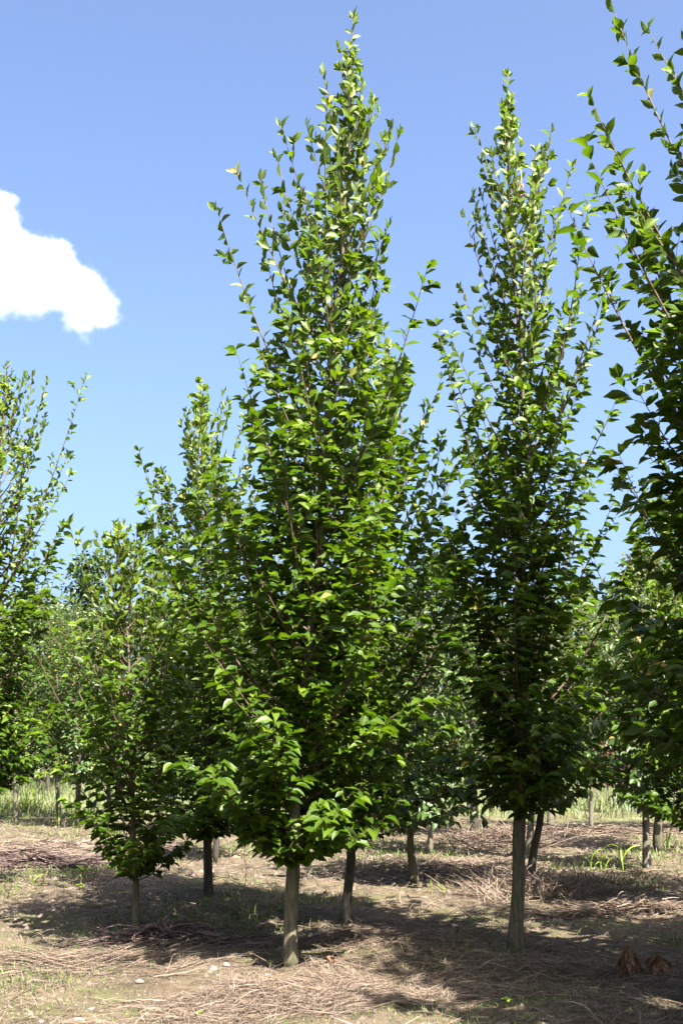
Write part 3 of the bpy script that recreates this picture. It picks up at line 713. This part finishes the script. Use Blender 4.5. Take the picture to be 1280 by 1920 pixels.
heap('straw_heap', 'straw swathe in shade below the thick shaded trunk', 960, 1820, 1.2, .6, .04, 3000, M_straw, 410, ln=(.06, .3), wd=(.0022, .0045), tone=.5)
heap('straw_heap', 'sunny dry litter around the curved olive trunk', 840, 1630, 1.3, .9, .05, 2000, M_straw, 411, wd=(.005, .010), tone=.6)
heap('straw_heap', 'thin straw drift on sunny soil in front of the twin trunks', 140, 1590, 1.6, 1.0, .04, 2000, M_straw, 412, wd=(.005, .011), tone=.6)
heap('straw_heap', 'dry stalks and litter drift at the far row beside the pale trunk', 1120, 1562, 2.2, 1.3, .10, 1500, M_straw, 413, ln=(.15, .5), wd=(.008, .016), tone=.45)

# dry withered plants, weeds, stalks, stones ---------------------------------
def blade(mb, p0, d0, ln, wd, bend, seg=7, twist=0.0, rv=None):
    """arching strap leaf with a folded keel"""
    p = np.array(p0, float); d = np.array(unit(np.array(d0, float))); Pm = []; Dm = []
    for k in range(seg + 1):
        Pm.append(p.copy()); Dm.append(d.copy()); p = p + d * ln / seg; d = unit(d + np.array([0, 0, -1]) * bend / seg)
    Vv = []
    for k, (q, dd) in enumerate(zip(Pm, Dm)):
        s = k / seg; w = wd * math.sin(math.pi * min(1, .18 + .82 * s)) ** .7 * (1 if s < 1 else 0) + .0008
        sd = unit(np.cross(dd, UP + 1e-3)); sd = unit(sd * math.cos(twist * s) + np.cross(dd, sd) * math.sin(twist * s)); nn_ = np.cross(sd, dd)
        Vv += [q - sd * w + nn_ * w * .35, q, q + sd * w + nn_ * w * .35]
    Q = []
    for k in range(seg):
        a = 3 * k; Q += [(a, a + 1, a + 4, a + 3), (a + 1, a + 2, a + 5, a + 4)]
    mb.add(Vv, np.array(Q))
def with_rnd(me, val, spread, seed):
    r = np.random.default_rng(seed); n = len(me.vertices)
    me.attributes.new('rnd', 'FLOAT', 'POINT').data.foreach_set('value', np.clip(val + spread * np.sin(np.arange(n) * .7 + seed), 0, 1).astype(np.float32)); return me
def weed(name, label, px, py, specs, mat, seed, cat, stem=0.0, val=.5):
    c = ground(px, py); r = random.Random(seed); root = bpy.data.objects.new(name, None); COL.objects.link(root); root.location = c; tag(root, label, cat)
    if stem:
        mb = MB(); mb.tube([(0, 0, -.02), (.004, 0, stem * .5), (0, .003, stem)], [.007, .006, .004], 7); obj('stem', with_rnd(mb.data('stem', mat), val, .1, seed), root)
    for (az, el, ln, wd, bend) in specs:
        mb = MB(); blade(mb, (0, 0, stem * r.uniform(.7, 1) if stem else -.01), (math.cos(az) * math.cos(el), math.sin(az) * math.cos(el), math.sin(el)), ln, wd, bend, twist=r.uniform(-.8, .8))
        obj('leaf', with_rnd(mb.data('leaf', mat), val, .25, seed + 1), root)
    return root
weed('weed_plant', 'yellow green weed with one arching leaf at the edge of the row shade', 1108, 1648, [(.3, 1.3, .30, .012, 2.6), (2.8, 1.2, .16, .010, 1.6)], M_weed, 501, 'weed', .16, .35)
weed('weed_plant', 'brightest weed with broad leaf bent right over on itself', 1126, 1647, [(.1, 1.45, .36, .020, 3.4), (3.0, 1.2, .30, .014, 2.8), (5, 1.1, .2, .012, 2.2)], M_weed, 502, 'weed', .18, .8)
weed('weed_plant', 'slight weed with two limp leaves between the arching ones', 1136, 1648, [(.5, 1.2, .24, .011, 2.8), (3.6, 1.1, .18, .010, 2.4)], M_weed, 503, 'weed', .14, .5)
weed('weed_plant', 'weed forking into two long arched leaves beside the leaning grey trunk', 1167, 1646, [(3.0, 1.05, .44, .013, 3.3), (.3, 1.15, .34, .013, 1.9), (1.5, 1.3, .2, .010, 1.5)], M_weed, 504, 'weed', .16, .65)
weed('weed_plant', 'pale dead weed stem curling over in the sunny strip', 1155, 1702, [(.4, 1.3, .26, .007, 3.4), (2.6, 1.2, .2, .006, 2.6)], M_straw, 505, 'weed', .06, .9)
def tuft(label, px, py, n, hgt_, spread, mat, seed, wd=.006):
    c = ground(px, py); r = random.Random(seed); mb = MB()
    for k in range(n):
        az = r.uniform(0, 6.28); el = r.uniform(.8, 1.5)
        blade(mb, (r.gauss(0, spread), r.gauss(0, spread), -.01), (math.cos(az) * math.cos(el), math.sin(az) * math.cos(el), math.sin(el)), hgt_ * r.uniform(.5, 1.1), wd, r.uniform(.3, 1.8), 5, r.uniform(-1, 1))
    return tag(obj('grass_tuft', with_rnd(mb.data('grass_tuft', mat), .5, .45, seed), None, c), label, 'grass tuft')
tuft('tall yellow green grass tuft on sunny soil before the slanting slim trunk', 50, 1522, 46, .62, .14, M_weed, 511, .010)
tuft('lower spreading grass clump next to the tall tuft', 15, 1522, 60, .34, .26, M_weed, 512, .009)
tuft('thin grass wisps by the short dark trunk with the hard shadow', 128, 1550, 10, .5, .10, M_weed, 513, .008)
tuft('green grass tuft at the foot of a stout dark trunk', 1246, 1592, 26, .38, .07, M_grass, 514, .009)
tuft('small grass tuft in deep shade near the withered plants', 1228, 1768, 22, .14, .10, M_grass, 515, .004)
tuft('small bright grass tuft on the straw beside the curved olive trunk', 822, 1672, 16, .14, .06, M_weed, 516, .004)
tuft('short sunny grass patch behind the tall slender hornbeam', 600, 1690, 70, .13, .30, M_grass, 517, .004)
tuft('thin green shoots on open soil before the spilled stalks', 62, 1662, 7, .22, .02, M_weed, 518, .004)
def seedling(label, px, py, n, ls, seed, h=.05):
    c = ground(px, py); r = random.Random(seed); root = bpy.data.objects.new('seedling', None); COL.objects.link(root); root.location = c; tag(root, label, 'seedling')
    mb = MB(); mb.tube([(0, 0, -.02), (0, 0, h)], [.004, .003], 6); obj('stem', with_rnd(mb.data('stem', M_weed), .4, .1, seed), root)
    for k in range(n):
        az = k * 2.4 + r.uniform(-.3, .3); el = r.uniform(.1, .7); mb = MB()
        blade(mb, (0, 0, h * r.uniform(.6, 1)), (math.cos(az) * math.cos(el), math.sin(az) * math.cos(el), math.sin(el)), ls * r.uniform(.8, 1.2), ls * .32, .8, 5)
        obj('leaf', with_rnd(mb.data('leaf', M_weed), .55, .2, seed + k), root)
seedling('bright green broad leaved seedling at the brush shadow edge', 155, 1650, 5, .11, 521, .08)
seedling('smaller lime green seedling on open soil just before the broad leaved one', 152, 1668, 6, .06, 522)
seedling('leafy green seedling at the edge of dark soil crumbs', 950, 1897, 9, .035, 523)
seedling('small lime seedling behind the thin spindly trunk', 232, 1684, 6, .06, 524)
seedling('two leaved green seedling on the front soil', 372, 1890, 3, .03, 525, .02)
def withered(label, px, py, n, h, seed, spread):
    c = ground(px, py); r = random.Random(seed); root = bpy.data.objects.new('withered_plant', None); COL.objects.link(root); root.location = c; tag(root, label, 'dead plant')
    for k in range(n):
        mb = MB(); az = k * 2.4; q = spread * r.uniform(.2, 1)
        blade(mb, (.12 * q * math.cos(az), .12 * q * math.sin(az), h * r.uniform(.75, 1.05)), (math.cos(az) * q / h * 1.1, math.sin(az) * q / h * 1.1, -1), h * r.uniform(.8, 1.08), .024 * r.uniform(.6, 1.2), -.5, 8, r.uniform(-2.2, 2.2))
        obj('dead_leaf', with_rnd(mb.data('dead_leaf', M_dead), .5, .4, seed + k), root)
    mb = MB(); mb.tube([(0, 0, -.02), (.01, 0, h * .6), (.005, .01, h * 1.02)], [.012, .009, .005], 7); obj('stem', with_rnd(mb.data('stem', M_dead), .3, .2, seed), root)
withered('withered plant folded into an upright cone of rust brown leaves', 1178, 1822, 26, .20, 531, .085)
withered('lower collapsed brown plant beside the upright withered cone', 1232, 1816, 20, .13, 532, .12)
withered('curled rust brown dead leaves at the straw edge beside the sunlit trunk foot', 618, 1818, 5, .05, 533, .05)
def stalk(label, px, py, topx, topy, seed, r0=.004):
    b = ground(px, py); e = at(topx, topy, b.y); mb = MB(); rr = random.Random(seed); s = np.linspace(0, 1, 8)
    P = np.array([np.array(b) * (1 - t) + np.array(e) * t + np.array([.02 * math.sin(5 * t + seed), .01, 0]) * t for t in s]) - np.array(b); P[0, 2] -= .02
    mb.tube(P, np.linspace(r0, r0 * .5, 8), 6)
    for k in range(3):
        q = P[3 + k]; dv = np.array([rr.uniform(-.06, .06), rr.uniform(-.04, .04), rr.uniform(.02, .07)]); mb.tube([q, q + dv], [r0 * .6, r0 * .3], 4)
    tag(obj('dead_stalk', with_rnd(mb.data('dead_stalk', M_straw), .6, .25, seed), None, b), label, 'stalk')
stalk('tall thin dead stalk standing before the bushy young hornbeam', 186, 1700, 183, 1602, 541)
stalk('short dead stalk standing by the thin grass wisps', 112, 1562, 112, 1535, 542, .008)
stalk('forked dead stalk in the sunny gap beside the short dark trunk', 122, 1563, 122, 1532, 543, .008)
stalk('slanting dead stalk rising from the shaded brush', 352, 1762, 380, 1705, 544)
stalk('bent pale stalk standing in shade between two dark trunks', 345, 1755, 335, 1712, 545)
stalk('thin dark stake upright in grass behind the tall slender hornbeam', 459, 1672, 461, 1600, 546)
stalk('leaning bare stem crossing the sunny gap beside the stout dark trunk', 1258, 1548, 1276, 1470, 547, .012)
def stone(label, px, py, wpx, seed, flat=.55):
    c = ground(px, py); r = np.random.default_rng(seed); s = wpx / FPX * c.y / 2
    import bmesh
    bm = bmesh.new(); bmesh.ops.create_icosphere(bm, subdivisions=2, radius=1)
    k = r.normal(0, 1, (3, 3))
    for v in bm.verts:
        f = 1 + .16 * math.sin(2.1 * v.co.dot(Vector(k[0])) + 1) + .10 * math.sin(3 * v.co.dot(Vector(k[1])))
        v.co = Vector((v.co.x * s * f, v.co.y * s * f * .8, v.co.z * s * f * flat))
    me = bpy.data.meshes.new('stone'); bm.to_mesh(me); bm.free(); me.materials.append(M_stone)
    for p in me.polygons: p.use_smooth = True
    o = obj('stone', me, None, c + Vector((0, 0, s * flat * .45))); o.rotation_euler.z = r.uniform(0, 6)
    tag(o, label, 'stone')
stone('whitish oval stone on open soil at the edge of the shade', 262, 1839, 17, 551)
stone('pale angular stone at the shade edge near the sunlit trunk foot', 401, 1822, 18, 552, .5)
stone('long pale stone touching the shade edge beside the angular one', 424, 1817, 16, 553, .5)
stone('reddish tan flat stone half sunk in the front soil', 148, 1903, 24, 554, .35)
stone('small pale stone at the very front of the open soil', 78, 1914, 12, 555)
stone('small white chip of stone near the sunlit trunk foot', 500, 1832, 9, 556)
stone('flat cream stone on bare front soil', 470, 1914, 15, 557, .4)
stone('dark brown clod on the pale straw', 766, 1881, 16, 558, .8)
stone('pale pebble on the soil among spilled stalks', 172, 1878, 14, 559, .4)
stone('white pebble in the shade below the straight dark trunk', 350, 1684, 7, 560)
stone('white pebble on sunny soil before the grass clump', 46, 1593, 8, 561)
def pipe(label, pts, r):
    P = np.array([tuple(ground(*p)) for p in pts]); P[:, 2] += r * 1.2; c = P[0].copy(); mb = MB(); mb.tube(P - c, r, 8)
    tag(obj('irrigation_pipe', mb.data('irrigation_pipe', plain('black_plastic', (.025, .028, .028), .5)), None, c), label, 'pipe')
pipe('thin black irrigation pipe lying across the far grass', [(1160, 1524), (1185, 1525), (1210, 1526), (1240, 1527), (1290, 1527)], .035)

# ------------------------------------------------------------------ cloud: a real volume far beyond the trees
def cloud():
    D = 900.0; sc = D / FPX
    c = at(60, 520, D * math.cos(.1))
    lob = [(-10, 400, 42, 0), (-6, 455, 46, 10), (40, 492, 52, -10), (86, 500, 54, 5), (122, 530, 52, 0), (160, 560, 46, -8), (192, 582, 32, 4), (152, 604, 26, 0), (60, 545, 46, 12), (0, 530, 66, 0),
           (-60, 500, 80, 15), (-130, 490, 95, -10), (-210, 510, 90, 0), (-90, 420, 60, 20)]
    m, nt, out = newmat('cloud_vapour')
    tc = N(nt, 'ShaderNodeTexCoord'); pos = tc.outputs['Object']
    wv = N(nt, 'ShaderNodeTexNoise'); wv.inputs['Scale'].default_value = .06; wv.inputs['Detail'].default_value = 8; wv.inputs['Roughness'].default_value = .68
    nt.links.new(pos, wv.inputs['Vector'])
    sb = N(nt, 'ShaderNodeVectorMath', operation='SUBTRACT'); sb.inputs[1].default_value = (.5, .5, .5); nt.links.new(wv.outputs['Color'], sb.inputs[0])
    ml = N(nt, 'ShaderNodeVectorMath', operation='SCALE'); ml.inputs['Scale'].default_value = 34.0; nt.links.new(sb.outputs[0], ml.inputs[0])
    ad = N(nt, 'ShaderNodeVectorMath', operation='ADD'); nt.links.new(pos, ad.inputs[0]); nt.links.new(ml.outputs[0], ad.inputs[1])
    cur = None; V = []
    for (x, y, r, dz) in lob:
        p = at(x, y, c.y) - c; p.y += dz * sc; rr = r * sc; V.append((p, rr))
        dn = N(nt, 'ShaderNodeVectorMath', operation='DISTANCE'); nt.links.new(ad.outputs[0], dn.inputs[0]); dn.inputs[1].default_value = p
        sd = mth(nt, 'SUBTRACT', dn.outputs['Value'], rr)
        cur = sd if cur is None else mth(nt, 'SMOOTH_MIN', cur, sd, 6.0)
    dens = mth(nt, 'MULTIPLY', ramp(nt, mth(nt, 'MULTIPLY', cur, -1.0), -4.0, 13.0), .10)
    pv = N(nt, 'ShaderNodeVolumePrincipled'); pv.inputs['Color'].default_value = (.995, .995, .998, 1); pv.inputs['Anisotropy'].default_value = .1
    nt.links.new(dens, pv.inputs['Density']); nt.links.new(pv.outputs[0], out.inputs['Volume'])
    m.cycles.volume_step_rate = .2
    lo = np.min([np.array(p) - r - 14 for p, r in V], 0); hi = np.max([np.array(p) + r + 14 for p, r in V], 0)
    B = np.array([(x, y, z) for z in (lo[2], hi[2]) for y in (lo[1], hi[1]) for x in (lo[0], hi[0])])
    Q = np.array([(0, 2, 3, 1), (4, 5, 7, 6), (0, 1, 5, 4), (2, 6, 7, 3), (0, 4, 6, 2), (1, 3, 7, 5)])
    o = obj('cloud', mesh('cloud', B, Q, m, smooth=False), None, c)
    tag(o, 'bright white cumulus cloud in the blue sky above the light green hornbeam', 'cloud')
cloud()
